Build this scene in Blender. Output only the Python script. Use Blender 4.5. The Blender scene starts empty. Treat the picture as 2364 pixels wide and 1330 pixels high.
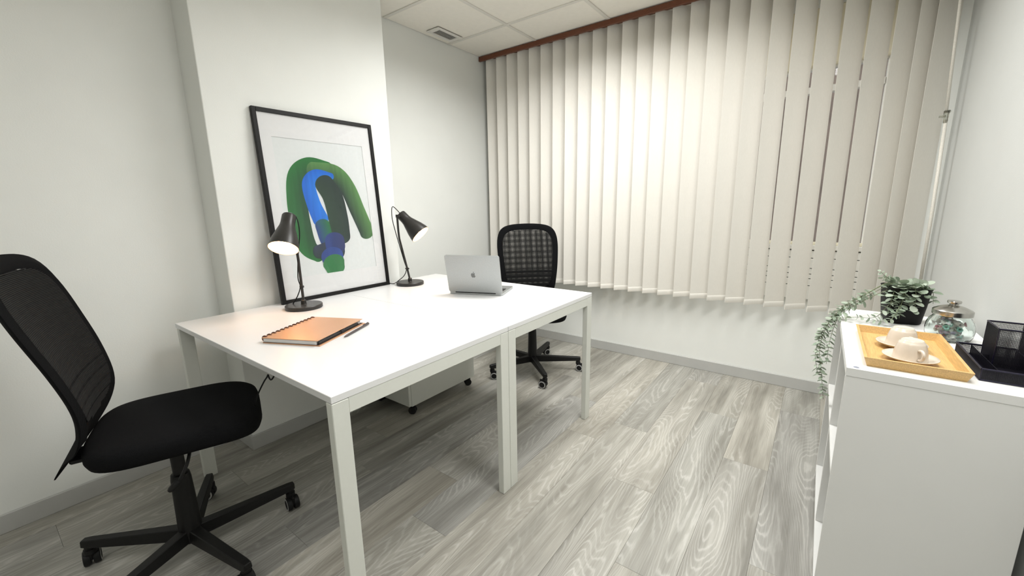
import bpy, bmesh, math, random
from math import sin, cos, pi, radians
from mathutils import Vector, Matrix, Quaternion
random.seed(7)
S = bpy.context.scene
COL = S.collection
V = Vector

# ------------------------------------------------------------------ camera
cam_d = bpy.data.cameras.new('camera')
cam_d.sensor_fit = 'HORIZONTAL'; cam_d.sensor_width = 36.0
cam_d.lens = 36.0 * 954.33 / 2364.0
cam_d.clip_start = 0.02
cam = bpy.data.objects.new('camera', cam_d); COL.objects.link(cam)
_r = V((0.80403581, 0.59437659, -0.0155846)); _u = V((-0.10519873, 0.16800611, 0.98015671)); _f = V((-0.58520051, 0.78644162, -0.19761059))
m = Matrix((( _r.x, _u.x, -_f.x, 2.21171), (_r.y, _u.y, -_f.y, -0.50721), (_r.z, _u.z, -_f.z, 1.20563), (0, 0, 0, 1)))
cam.matrix_world = m
S.camera = cam

# ------------------------------------------------------------------ world, lights, exposure
w = bpy.data.worlds.new('world'); S.world = w; w.use_nodes = True
w.node_tree.nodes['Background'].inputs[0].default_value = (0.75, 0.87, 1.0, 1)
w.node_tree.nodes['Background'].inputs[1].default_value = 1.4
S.view_settings.view_transform = 'Standard'
try: S.view_settings.look = 'None'
except Exception: pass
S.view_settings.gamma = 1.0
S.view_settings.use_curve_mapping = False
S.view_settings.exposure = 0.1

CEIL = 2.437
def area_light(name, x, y, power, sx=0.58, sy=0.58, col=(1.0, 1.0, 0.985), spread=180):
    l = bpy.data.lights.new(name, 'AREA'); l.shape = 'RECTANGLE'; l.size = sx; l.size_y = sy
    l.energy = power; l.color = col; l.spread = radians(spread)
    o = bpy.data.objects.new(name, l); COL.objects.link(o); o.location = (x, y, CEIL - 0.004)
    return o
area_light('ceiling_panel_and_fill', 1.254, 1.554, 35, sx=1.18, spread=160)
area_light('ceiling_panel_and_fill', 2.394, 0.554, 21, spread=165)  # unseen lamp added to brighten the blind and the shelf unit top
area_light('ceiling_panel_and_fill', 1.794, -0.946, 10, sy=1.18, spread=170)  # unseen fill light added behind the camera

# ------------------------------------------------------------------ node helpers
MATS = {}
class NT:
    def __init__(s, mat): s.t = mat.node_tree; s.n = s.t.nodes; s.b = s.n['Principled BSDF']; s.out = s.n['Material Output']
    def add(s, typ, **kw):
        n = s.n.new(typ)
        for k, v in kw.items():
            if k.startswith('i_'): n.inputs[k[2:].replace('_', ' ')].default_value = v
            elif k.startswith('n'): n.inputs[int(k[1:])].default_value = v
            else: setattr(n, k, v)
        return n
    def link(s, a, b): s.t.links.new(a, b)
    def ramp(s, fac, stops, interp='LINEAR'):
        r = s.n.new('ShaderNodeValToRGB'); r.color_ramp.interpolation = interp
        e = r.color_ramp.elements
        e[0].position, e[0].color = stops[0][0], stops[0][1]
        e[1].position, e[1].color = stops[-1][0], stops[-1][1]
        for p, c in stops[1:-1]:
            q = e.new(p); q.color = c
        s.link(fac, r.inputs[0]); return r
    def bump(s, h, strength, dist=0.001):
        b = s.n.new('ShaderNodeBump'); b.inputs['Strength'].default_value = strength; b.inputs['Distance'].default_value = dist
        s.link(h, b.inputs['Height']); s.link(b.outputs[0], s.b.inputs['Normal'])
def rgb(c): return (c[0], c[1], c[2], 1)
def mat(name, col, rough=0.5, metal=0.0, spec=0.5, noise=0.0, nscale=60.0, bump=0.0, bscale=300.0, coat=0.0, coord='Object', stretch=(1, 1, 1)):
    if name in MATS: return MATS[name]
    m = bpy.data.materials.new(name); m.use_nodes = True; t = NT(m)
    t.b.inputs['Base Color'].default_value = rgb(col); t.b.inputs['Roughness'].default_value = rough
    t.b.inputs['Metallic'].default_value = metal; t.b.inputs['Specular IOR Level'].default_value = spec
    if coat: t.b.inputs['Coat Weight'].default_value = coat; t.b.inputs['Coat Roughness'].default_value = 0.2
    tc = t.add('ShaderNodeTexCoord'); mp = t.add('ShaderNodeMapping'); mp.inputs['Scale'].default_value = stretch
    t.link(tc.outputs[coord], mp.inputs[0])
    if noise:
        n = t.add('ShaderNodeTexNoise', i_Scale=nscale, i_Detail=4.0); t.link(mp.outputs[0], n.inputs['Vector'])
        r = t.ramp(n.outputs[0], [(0.3, rgb([max(0, c * (1 - noise)) for c in col])), (0.7, rgb([min(1, c * (1 + noise)) for c in col]))])
        t.link(r.outputs[0], t.b.inputs['Base Color'])
    if bump:
        n = t.add('ShaderNodeTexNoise', i_Scale=bscale, i_Detail=3.0); t.link(mp.outputs[0], n.inputs['Vector'])
        t.bump(n.outputs[0], bump)
    MATS[name] = m; return m

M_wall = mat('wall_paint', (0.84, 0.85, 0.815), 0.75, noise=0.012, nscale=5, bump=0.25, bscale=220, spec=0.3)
M_wall_r = mat('wall_paint_dimmed', (0.60, 0.61, 0.59), 0.75, noise=0.012, nscale=5, bump=0.25, bscale=220, spec=0.3)  # right wall's lower brightness is put into its paint colour
M_ceil = mat('ceiling_tile_paint', (0.92, 0.885, 0.81), 0.9, noise=0.015, nscale=30, bump=0.3, bscale=400, spec=0.2)
M_bar = mat('ceiling_grid_metal', (0.76, 0.735, 0.675), 0.5, noise=0.01)
M_base = mat('baseboard_paint', (0.50, 0.50, 0.48), 0.45, noise=0.02, nscale=20)
M_desk_top = mat('white_laminate', (0.79, 0.79, 0.785), 0.33, noise=0.006, nscale=8, coat=0.15)
M_desk_leg = mat('white_powder_coat', (0.70, 0.71, 0.655), 0.5, noise=0.01, bump=0.1, bscale=900)
M_cab = mat('white_foil', (0.82, 0.82, 0.80), 0.4, noise=0.006, nscale=10)
M_blackfab = mat('black_fabric', (0.0055, 0.0056, 0.0062), 0.95, noise=0.5, nscale=700, bump=0.6, bscale=1200, spec=0.12)
M_blackpl = mat('black_plastic', (0.008, 0.008, 0.0085), 0.5, spec=0.3, noise=0.2, nscale=80)
M_blackmet = mat('black_powder_metal', (0.007, 0.0068, 0.0066), 0.5, spec=0.3, noise=0.2, nscale=150, bump=0.08, bscale=900)
M_mesh = mat('black_mesh_yarn', (0.006, 0.006, 0.006), 0.8, noise=0.3, nscale=400)
M_ring = mat('grey_caster_ring', (0.45, 0.45, 0.44), 0.4, noise=0.05)
M_lampblk = mat('lamp_black_metal', (0.022, 0.020, 0.018), 0.38, noise=0.1, nscale=120)
M_shadein = mat('lamp_inner_white', (0.85, 0.80, 0.70), 0.5, noise=0.01)
M_frame = mat('black_frame_wood', (0.006, 0.0055, 0.0055), 0.5, spec=0.3, noise=0.3, nscale=40, stretch=(1, 1, 12))
M_mat = mat('mount_board', (0.86, 0.86, 0.86), 0.9, noise=0.01, nscale=40)
M_paper = mat('print_paper', (0.82, 0.845, 0.84), 0.9, noise=0.015, nscale=60)
M_alu = mat('brushed_aluminium', (0.46, 0.475, 0.475), 0.42, metal=0.85, noise=0.03, nscale=200, bump=0.03, bscale=800)
M_logo = mat('dark_mirror_emblem', (0.16, 0.165, 0.165), 0.25, metal=0.6, noise=0.02)
M_key = mat('black_keys', (0.02, 0.02, 0.02), 0.5, noise=0.1)
M_screen = mat('dark_screen_glass', (0.01, 0.01, 0.012), 0.08, noise=0.1)
M_copper = mat('rose_gold_cover', (0.62, 0.34, 0.185), 0.36, metal=0.25, noise=0.06, nscale=500, bump=0.05, bscale=900, coat=0.2)
M_coil = mat('bronze_coil', (0.17, 0.075, 0.05), 0.35, metal=0.5, noise=0.1)
M_pages = mat('page_edges', (0.72, 0.71, 0.69), 0.9, noise=0.12, nscale=900, stretch=(0.02, 0.02, 1))
M_elastic = mat('black_elastic', (0.015, 0.014, 0.014), 0.7, noise=0.3, nscale=600)
M_pen = mat('grey_pen_metal', (0.10, 0.085, 0.085), 0.3, metal=0.4, noise=0.05)
M_bamboo = mat('bamboo', (0.60, 0.38, 0.145), 0.42, noise=0.16, nscale=26, stretch=(18, 1, 18), coat=0.1)
M_cup = mat('cream_ceramic', (0.66, 0.575, 0.475), 0.22, noise=0.015, nscale=30, coat=0.4)
M_pot = mat('black_plant_pot', (0.005, 0.0048, 0.0045), 0.6, spec=0.25, noise=0.25, nscale=60)
M_soil = mat('dark_soil', (0.03, 0.022, 0.015), 0.95, noise=0.5, nscale=120, bump=1.0, bscale=200)
M_stem = mat('green_stem', (0.17, 0.20, 0.11), 0.6, noise=0.15, nscale=60)
M_lid = mat('brushed_steel_lid', (0.50, 0.49, 0.46), 0.22, metal=1.0, noise=0.05, nscale=90, bump=0.03, bscale=400)
M_wiremesh = mat('black_wire_mesh', (0.012, 0.011, 0.018), 0.4, metal=0.3, noise=0.2, nscale=300)
M_rimblue = mat('black_wire_rim', (0.012, 0.010, 0.028), 0.3, metal=0.3, noise=0.2, nscale=100)
M_rail = mat('brown_rail', (0.13, 0.038, 0.014), 0.4, noise=0.25, nscale=30, stretch=(2, 20, 20))
M_cord = mat('blind_cord', (0.72, 0.69, 0.62), 0.6, noise=0.1, nscale=300)
M_pvc = mat('white_window_plastic', (0.88, 0.87, 0.82), 0.35, noise=0.01)
M_box = mat('cream_shutter_box', (0.90, 0.84, 0.66), 0.45, noise=0.02, nscale=15)
M_out = mat('courtyard_render', (0.27, 0.185, 0.14), 0.9, noise=0.2, nscale=6, bump=0.5, bscale=60)
M_cap = mat('grey_cam_cap', (0.22, 0.24, 0.30), 0.4, noise=0.03)
M_hole = mat('dark_peg_hole', (0.03, 0.03, 0.03), 0.8, noise=0.1)
M_ventdark = mat('vent_dark_metal', (0.30, 0.29, 0.28), 0.6, noise=0.05)  # darker grey plate behind the vent slats
M_vent = mat('vent_white', (0.78, 0.76, 0.72), 0.5, noise=0.01)

def m_fabric():
    m = bpy.data.materials.new('blind_fabric'); m.use_nodes = True; t = NT(m)
    tc = t.add('ShaderNodeTexCoord'); mp = t.add('ShaderNodeMapping'); mp.inputs['Scale'].default_value = (400, 400, 60)
    t.link(tc.outputs['Object'], mp.inputs[0])
    n = t.add('ShaderNodeTexNoise', i_Scale=1.0, i_Detail=3.0); t.link(mp.outputs[0], n.inputs['Vector'])
    r = t.ramp(n.outputs[0], [(0.3, (0.85, 0.82, 0.755, 1)), (0.7, (0.88, 0.85, 0.785, 1))])
    t.link(r.outputs[0], t.b.inputs['Base Color']); t.b.inputs['Roughness'].default_value = 0.7; t.b.inputs['Specular IOR Level'].default_value = 0.35
    t.bump(n.outputs[0], 0.15, 0.0005)
    tr = t.add('ShaderNodeBsdfTranslucent'); t.link(r.outputs[0], tr.inputs[0])
    mx = t.add('ShaderNodeMixShader', n0=0.06); t.link(t.b.outputs[0], mx.inputs[1]); t.link(tr.outputs[0], mx.inputs[2])
    t.link(mx.outputs[0], t.out.inputs[0]); MATS['fab'] = m; return m
M_fab = m_fabric()

def m_plank():
    m = bpy.data.materials.new('limed_oak_plank'); m.use_nodes = True; t = NT(m)
    tc = t.add('ShaderNodeTexCoord'); oi = t.add('ShaderNodeObjectInfo')
    def mth(op, a, b=None, c=None):
        n = t.add('ShaderNodeMath', operation=op)
        for i, q in enumerate((a, b, c)):
            if q is None: continue
            if isinstance(q, (int, float)): n.inputs[i].default_value = q
            else: t.link(q, n.inputs[i])
        return n.outputs[0]
    rnd = oi.outputs['Random']
    off = t.add('ShaderNodeCombineXYZ'); t.link(mth('MULTIPLY', rnd, 37.0), off.inputs[0]); t.link(mth('MULTIPLY', rnd, 91.0), off.inputs[1]); t.link(mth('MULTIPLY', rnd, 53.0), off.inputs[2])
    def noise(sx, sy, detail=3.0, rough=0.5):
        mp = t.add('ShaderNodeVectorMath', operation='MULTIPLY'); mp.inputs[1].default_value = (sx, sy, 1)
        t.link(tc.outputs['Object'], mp.inputs[0])
        ad = t.add('ShaderNodeVectorMath', operation='ADD'); t.link(mp.outputs[0], ad.inputs[0]); t.link(off.outputs[0], ad.inputs[1])
        n = t.add('ShaderNodeTexNoise', i_Scale=1.0, i_Detail=detail, i_Roughness=rough); t.link(ad.outputs[0], n.inputs['Vector']); return n.outputs[0]
    # growth-ring field: contours of a smooth stretched noise give cathedral arches
    field = noise(6.0, 0.85, 1.0, 0.4)
    wob = noise(45.0, 7.0, 3.0, 0.6)
    f2 = mth('ADD', mth('MULTIPLY', field, 44.0), mth('MULTIPLY', wob, 1.3))
    ring = mth('MULTIPLY_ADD', mth('SINE', mth('MULTIPLY', f2, 6.2832)), 0.5, 0.5)
    rline = mth('POWER', ring, 4.5)
    mask = noise(9.0, 1.6, 2.0)
    maskr = t.ramp(mask, [(0.38, (0, 0, 0, 1)), (0.62, (1, 1, 1, 1))]).outputs[0]
    lineamt = mth('MULTIPLY', rline, mth('MULTIPLY_ADD', maskr, 0.36, 0.04))
    fine = noise(230.0, 5.0, 4.0, 0.65)
    blot = noise(11.0, 1.3, 3.0, 0.6)
    streak = noise(38.0, 1.1, 3.0, 0.6)
    base = t.ramp(blot, [(0.27, (0.205, 0.20, 0.182, 1)), (0.42, (0.31, 0.303, 0.28, 1)), (0.58, (0.385, 0.379, 0.354, 1)), (0.75, (0.485, 0.478, 0.448, 1))])
    tint = t.ramp(rnd, [(0.0, (0.90, 0.90, 0.905, 1)), (0.3, (1.02, 1.0, 0.95, 1)), (0.5, (0.90, 0.90, 0.88, 1)), (0.7, (1.1, 1.06, 0.99, 1)), (1.0, (0.95, 0.94, 0.90, 1))])
    mu = t.add('ShaderNodeMixRGB', blend_type='MULTIPLY', n0=1.0); t.link(base.outputs[0], mu.inputs[1]); t.link(tint.outputs[0], mu.inputs[2])
    st = t.ramp(streak, [(0.3, (0.80, 0.79, 0.77, 1)), (0.5, (1, 1, 1, 1)), (0.7, (1.14, 1.14, 1.14, 1))])
    mu2 = t.add('ShaderNodeMixRGB', blend_type='MULTIPLY', n0=0.8); t.link(mu.outputs[0], mu2.inputs[1]); t.link(st.outputs[0], mu2.inputs[2])
    fn = t.ramp(fine, [(0.35, (0.88, 0.875, 0.86, 1)), (0.65, (1.1, 1.1, 1.1, 1))])
    mu3 = t.add('ShaderNodeMixRGB', blend_type='MULTIPLY', n0=0.85); t.link(mu2.outputs[0], mu3.inputs[1]); t.link(fn.outputs[0], mu3.inputs[2])
    li = t.add('ShaderNodeMixRGB', blend_type='MIX'); li.inputs[2].default_value = (0.68, 0.67, 0.63, 1)
    t.link(lineamt, li.inputs[0]); t.link(mu3.outputs[0], li.inputs[1])
    t.link(li.outputs[0], t.b.inputs['Base Color'])
    t.b.inputs['Roughness'].default_value = 0.42; t.b.inputs['Specular IOR Level'].default_value = 0.45
    t.bump(fine, 0.15, 0.0008)
    return m
M_plank = m_plank()

def m_leaf(name, c1, c2):
    m = bpy.data.materials.new(name); m.use_nodes = True; t = NT(m)
    oi = t.add('ShaderNodeObjectInfo')
    r = t.ramp(oi.outputs['Random'], [(0.0, rgb(c1)), (1.0, rgb(c2))])
    t.link(r.outputs[0], t.b.inputs['Base Color']); t.b.inputs['Roughness'].default_value = 0.6
    tr = t.add('ShaderNodeBsdfTranslucent'); t.link(r.outputs[0], tr.inputs[0])
    mx = t.add('ShaderNodeMixShader', n0=0.15); t.link(t.b.outputs[0], mx.inputs[1]); t.link(tr.outputs[0], mx.inputs[2]); t.link(mx.outputs[0], t.out.inputs[0])
    return m
M_leaf = m_leaf('eucalyptus_leaf', (0.24, 0.305, 0.22), (0.44, 0.50, 0.405))

def m_glass(name, tint, transp):
    m = bpy.data.materials.new(name); m.use_nodes = True; t = NT(m); t.n.remove(t.b)
    g = t.add('ShaderNodeBsdfGlossy'); g.inputs['Roughness'].default_value = 0.01; g.inputs[0].default_value = (1, 1, 1, 1)
    tr = t.add('ShaderNodeBsdfTransparent'); tr.inputs[0].default_value = rgb(tint)
    fr = t.add('ShaderNodeFresnel', i_IOR=1.45)
    sc = t.add('ShaderNodeMath', operation='MULTIPLY', n1=transp); t.link(fr.outputs[0], sc.inputs[0])
    mx = t.add('ShaderNodeMixShader'); t.link(sc.outputs[0], mx.inputs[0]); t.link(tr.outputs[0], mx.inputs[1]); t.link(g.outputs[0], mx.inputs[2]); t.link(mx.outputs[0], t.out.inputs[0])
    return m
M_glaze = m_glass('picture_glazing', (1, 1, 1), 0.55)
M_pane = m_glass('window_glass', (0.92, 0.93, 0.92), 0.7)
def m_jar():
    m = bpy.data.materials.new('jar_glass'); m.use_nodes = True; t = NT(m)
    t.b.inputs['Base Color'].default_value = (0.93, 0.98, 0.965, 1); t.b.inputs['Roughness'].default_value = 0.02
    t.b.inputs['Transmission Weight'].default_value = 1.0; t.b.inputs['IOR'].default_value = 1.45
    return m
M_jar = m_jar()
M_clear = m_glass('clear_plastic', (0.8, 0.8, 0.76), 1.6)
def m_emit(name, col, s):
    m = bpy.data.materials.new(name); m.use_nodes = True; t = NT(m)
    t.b.inputs['Base Color'].default_value = rgb(col); t.b.inputs['Emission Color'].default_value = rgb(col); t.b.inputs['Emission Strength'].default_value = s
    return m
M_bulb = m_emit('warm_bulb', (1.0, 0.56, 0.24), 24)

# ------------------------------------------------------------------ mesh helpers
def BM(): return bmesh.new()
def link_mesh(name, bm, mats, parent=None, smooth=False, loc=None, autos=None):
    me = bpy.data.meshes.new(name)
    bmesh.ops.recalc_face_normals(bm, faces=bm.faces)
    if smooth:
        for f in bm.faces: f.smooth = True
        if autos:
            for e in bm.edges:
                if len(e.link_faces) == 2 and e.calc_face_angle(0) > radians(autos): e.smooth = False
    bm.to_mesh(me); bm.free()
    for q in (mats if isinstance(mats, (list, tuple)) else [mats]): me.materials.append(q)
    o = bpy.data.objects.new(name, me); COL.objects.link(o)
    if parent is not None: o.parent = parent
    if loc is not None: o.location = loc
    return o
def tag(o, label=None, cat=None, group=None, kind=None):
    if label: o['label'] = label
    if cat: o['category'] = cat
    if group: o['group'] = group
    if kind: o['kind'] = kind
    return o
def thing(name, label, cat, loc=(0, 0, 0), rz=0.0, group=None):
    o = bpy.data.objects.new(name, None); COL.objects.link(o); o.location = loc; o.rotation_euler = (0, 0, rz)
    o.empty_display_size = 0.05
    return tag(o, label, cat, group)
def dup_tree(o, parent=None):
    c = o.copy(); COL.objects.link(c)
    if parent is not None: c.parent = parent
    for ch in list(o.children): dup_tree(ch, c)
    return c
def box(bm, x0, x1, y0, y1, z0, z1, bev=0.0, mi=0, mtx=None, seg=1):
    vs = [bm.verts.new(p) for p in ((x0, y0, z0), (x1, y0, z0), (x1, y1, z0), (x0, y1, z0), (x0, y0, z1), (x1, y0, z1), (x1, y1, z1), (x0, y1, z1))]
    fs = [bm.faces.new([vs[i] for i in q]) for q in ((3, 2, 1, 0), (4, 5, 6, 7), (0, 1, 5, 4), (1, 2, 6, 5), (2, 3, 7, 6), (3, 0, 4, 7))]
    for f in fs: f.material_index = mi
    if mtx is not None: bmesh.ops.transform(bm, matrix=mtx, verts=vs)
    if bev > 0:
        es = list({e for f in fs for e in f.edges})
        r = bmesh.ops.bevel(bm, geom=es, offset=bev, segments=seg, affect='EDGES', profile=0.5)
        for f in r['faces']: f.material_index = mi
    return vs
def lathe(bm, prof, n=32, mtx=None, mi=0, close=False):
    rings = []
    new = []
    for (r, z) in prof:
        if r < 1e-6:
            v = bm.verts.new((0, 0, z)); rings.append([v]); new.append(v)
        else:
            rg = [bm.verts.new((r * cos(2 * pi * i / n), r * sin(2 * pi * i / n), z)) for i in range(n)]; rings.append(rg); new += rg
    for a, b in zip(rings, rings[1:]):
        for i in range(n):
            j = (i + 1) % n
            if len(a) == 1 and len(b) == 1: continue
            if len(a) == 1: f = bm.faces.new((a[0], b[i], b[j]))
            elif len(b) == 1: f = bm.faces.new((a[i], a[j], b[0]))
            else: f = bm.faces.new((a[i], a[j], b[j], b[i]))
            f.material_index = mi
    if mtx is not None: bmesh.ops.transform(bm, matrix=mtx, verts=new)
    return new
def catmull(pts, k=6):
    P = [V(p) for p in pts]; out = []
    for i in range(len(P) - 1):
        a = P[i - 1] if i else P[0] * 2 - P[1]; b = P[i]; c = P[i + 1]; d = P[i + 2] if i + 2 < len(P) else P[-1] * 2 - P[-2]
        for j in range(k):
            t = j / k
            out.append(0.5 * ((2 * b) + (c - a) * t + (2 * a - 5 * b + 4 * c - d) * t * t + (3 * b - a - 3 * c + d) * t * t * t))
    out.append(P[-1]); return out
def tube(bm, pts, r, n=8, mi=0, cap=True):
    P = [V(p) for p in pts]; rings = []
    up = V((0, 0, 1)); prev = None
    for i, p in enumerate(P):
        d = (P[min(i + 1, len(P) - 1)] - P[max(i - 1, 0)]).normalized()
        if prev is None:
            a = d.cross(up)
            if a.length < 1e-3: a = d.cross(V((1, 0, 0)))
            a.normalize()
        else:
            a = prev - d * prev.dot(d); a.normalize()
        prev = a; b = d.cross(a)
        rr = r[i] if isinstance(r, (list, tuple)) else r
        rings.append([bm.verts.new(p + (a * cos(2 * pi * k / n) + b * sin(2 * pi * k / n)) * rr) for k in range(n)])
    for A, B in zip(rings, rings[1:]):
        for k in range(n):
            f = bm.faces.new((A[k], A[(k + 1) % n], B[(k + 1) % n], B[k])); f.material_index = mi
    if cap:
        for R in (rings[0], rings[-1]):
            f = bm.faces.new(R); f.material_index = mi
def prism(bm, poly, z0, z1, mi=0, mtx=None):
    a = [bm.verts.new((x, y, z0)) for x, y in poly]; b = [bm.verts.new((x, y, z1)) for x, y in poly]; n = len(poly)
    fs = [bm.faces.new(a[::-1]), bm.faces.new(b)]
    for i in range(n): fs.append(bm.faces.new((a[i], a[(i + 1) % n], b[(i + 1) % n], b[i])))
    for f in fs: f.material_index = mi
    if mtx is not None: bmesh.ops.transform(bm, matrix=mtx, verts=a + b)
def rrect(w, h, r, n=5):
    out = []
    for cx, cy, a0 in ((w / 2 - r, h / 2 - r, 0), (-w / 2 + r, h / 2 - r, 90), (-w / 2 + r, -h / 2 + r, 180), (w / 2 - r, -h / 2 + r, 270)):
        for i in range(n + 1):
            a = radians(a0 + 90 * i / n); out.append((cx + r * cos(a), cy + r * sin(a)))
    return out
def interp(tab, x):
    if x <= tab[0][0]: return tab[0][1]
    for (a, b), (c, d) in zip(tab, tab[1:]):
        if x <= c:
            t = (x - a) / (c - a); return b + (d - b) * t
    return tab[-1][1]
def resample(poly, n):
    L = [0.0]
    for a, b in zip(poly, poly[1:]): L.append(L[-1] + (V((b[0] - a[0], b[1] - a[1]))).length)
    out = []; j = 0
    for i in range(n):
        s = L[-1] * i / (n - 1)
        while j < len(L) - 2 and L[j + 1] < s: j += 1
        t = (s - L[j]) / max(1e-9, L[j + 1] - L[j])
        out.append((poly[j][0] + (poly[j + 1][0] - poly[j][0]) * t, poly[j][1] + (poly[j + 1][1] - poly[j][1]) * t))
    return out
def one(name, mats, parent, fn, **kw):
    bm = BM(); fn(bm); return link_mesh(name, bm, mats, parent, **kw)

# ------------------------------------------------------------------ room
XL, XREC, XPIL = -0.19, -0.283, 0.0       # left wall, recess by the window, pillar face
PY0, PY1 = 0.238, 1.22                      # pillar extent along the wall
YW, XR, YB = 2.604, 2.69, -2.3              # window wall, right wall, wall behind the camera
def struct(name, fn, m, parent=None, kind='structure'):
    bm = BM(); fn(bm); o = link_mesh(name, bm, m, parent)
    if parent is None: o['kind'] = kind
    return o
floor = struct('floor', lambda b: box(b, -0.45, XR + 0.15, YB - 0.12, YW + 0.2, -0.08, -0.009), mat('floor_underlay', (0.10, 0.095, 0.085), 0.9, noise=0.1))
# planks run along y, 185 mm wide, 1.295 m long
PL, PW, GAP = 1.295, 0.185, 0.00025
JO = {0: 1.073, 1: 0.66, 2: 1.521, 3: 2.21, -2: 1.32, -1: 1.53, -3: 0.40}
xk = 1.58; k0 = -11
for k in range(-11, 6):
    x0 = xk + k * PW; x1 = x0 + PW
    x0c, x1c = max(x0, -0.40), min(x1, XR + 0.1)
    if x1c - x0c < 0.02: continue
    j = JO.get(k, random.random() * PL)
    y = j - PL * math.ceil((j - YB) / PL)
    while y < YW + 0.1:
        a, b = max(y, YB - 0.1), min(y + PL, YW + 0.1)
        if b - a > 0.02:
            bm = BM(); cx, cy = (x0c + x1c) / 2, (a + b) / 2
            box(bm, x0c - cx + GAP, x1c - cx - GAP, a - cy + GAP, b - cy - GAP, -0.009, 0.0)
            top = [e for e in bm.edges if all(abs(v.co.z) < 1e-6 for v in e.verts)]
            bmesh.ops.bevel(bm, geom=top, offset=0.0005, segments=1, affect='EDGES')
            link_mesh('plank', bm, M_plank, floor, loc=(cx, cy, 0))
        y += PL

struct('wall_left', lambda b: box(b, XL - 0.2, XL, YB, PY0, 0, CEIL + 0.05), M_wall)
struct('wall_recess', lambda b: box(b, XREC - 0.12, XREC, PY1, YW, 0, CEIL + 0.05), M_wall)
def pil(b):
    box(b, XREC - 0.12, XPIL, PY0, PY1, 0, CEIL + 0.05, 0.004, seg=2)
struct('wall_pillar', pil, M_wall)
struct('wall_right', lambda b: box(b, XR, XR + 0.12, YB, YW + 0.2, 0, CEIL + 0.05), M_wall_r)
struct('wall_behind', lambda b: box(b, XL - 0.2, XR + 0.12, YB - 0.12, YB, 0, CEIL + 0.05), M_wall)
WX0, WX1, WZ0, WZ1 = 0.30, 2.505, 0.925, 2.26
def wfn(b):
    box(b, XREC - 0.12, WX0, YW, YW + 0.2, 0, CEIL + 0.05); box(b, WX1, XR, YW, YW + 0.2, 0, CEIL + 0.05)
    box(b, WX0, WX1, YW, YW + 0.2, 0, WZ0); box(b, WX0, WX1, YW, YW + 0.2, WZ1, CEIL + 0.05)
struct('wall_window', wfn, M_wall)
BH, BT = 0.0755, 0.012
def bb(name, x0, x1, y0, y1):
    def fn(b):
        box(b, x0, x1, y0, y1, 0.0, BH, 0.002)
    struct(name, fn, M_base)
bb('baseboard_left', XL, XL + BT, YB, PY0)
def bbp(b):
    box(b, XPIL, XPIL + BT, PY0 - BT, PY1, 0, BH, 0.002); box(b, XL + BT, XPIL, PY0 - BT, PY0, 0, BH, 0.002)
struct('baseboard_pillar', bbp, M_base)
bb('baseboard_window', XREC, XR, YW - BT, YW)
bb('baseboard_recess', XREC, XREC + BT, PY1, YW - BT)
bb('baseboard_right', XR - BT, XR, YB, YW - BT)

# suspended ceiling: grid bars with lay-in tiles
ceil = struct('ceiling', lambda b: box(b, -0.6, XR + 0.12, YB - 0.12, YW + 0.2, CEIL + 0.03, CEIL + 0.1), M_ceil)
gx0, gy0 = 0.294, 1.454
xs = [gx0 + 0.6 * i for i in range(-1, 5)]; ys = [gy0 + 0.6 * i for i in range(-7, 3)]
bw = 0.012
for x in xs:
    if XREC < x < XR: one('grid_bar', M_bar, ceil, lambda b: box(b, x - bw, x + bw, YB, YW, CEIL, CEIL + 0.006, 0.001))
for y in ys:
    if YB < y < YW:
        e = [XREC] + [x for x in xs if XREC < x < XR] + [XR]
        for a, c in zip(e, e[1:]): one('grid_bar', M_bar, ceil, lambda b: box(b, a + bw, c - bw, y - bw, y + bw, CEIL, CEIL + 0.006, 0.001))
ex = [XREC] + [x for x in xs if XREC < x < XR] + [XR]; ey = [YB] + [y for y in ys if YB < y < YW] + [YW]
for a, c in zip(ex, ex[1:]):
    for d, e in zip(ey, ey[1:]):
        cx, cy = (a + c) / 2, (d + e) / 2
        one('ceiling_tile', M_ceil, ceil, lambda b: box(b, a - cx + 0.004, c - cx - 0.004, d - cy + 0.004, e - cy - 0.004, 0.006, 0.02, 0.0015), loc=(cx, cy, CEIL))

# air vent in the ceiling
vt = thing('air_vent', 'small white louvred air vent set in the ceiling tile by the left wall', 'vent', (-0.155, 1.897, CEIL))
def vfn(b):
    box(b, -0.062, -0.037, -0.125, 0.125, -0.006, 0, 0.001); box(b, 0.037, 0.062, -0.125, 0.125, -0.006, 0, 0.001)
    box(b, -0.037, 0.037, -0.125, -0.088, -0.006, 0, 0.001); box(b, -0.037, 0.037, 0.088, 0.125, -0.006, 0, 0.001)
one('vent_frame', M_vent, vt, vfn)
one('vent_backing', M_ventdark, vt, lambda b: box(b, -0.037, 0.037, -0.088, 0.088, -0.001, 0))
for i in range(5):
    one('vent_slat', M_vent, vt, lambda b: box(b, -0.0075, 0.0075, -0.088, 0.088, -0.0006, 0.0006, mtx=Matrix.Translation((-0.030 + 0.015 * i, 0, -0.0035)) @ Matrix.Rotation(radians(38), 4, 'Y')))

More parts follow.
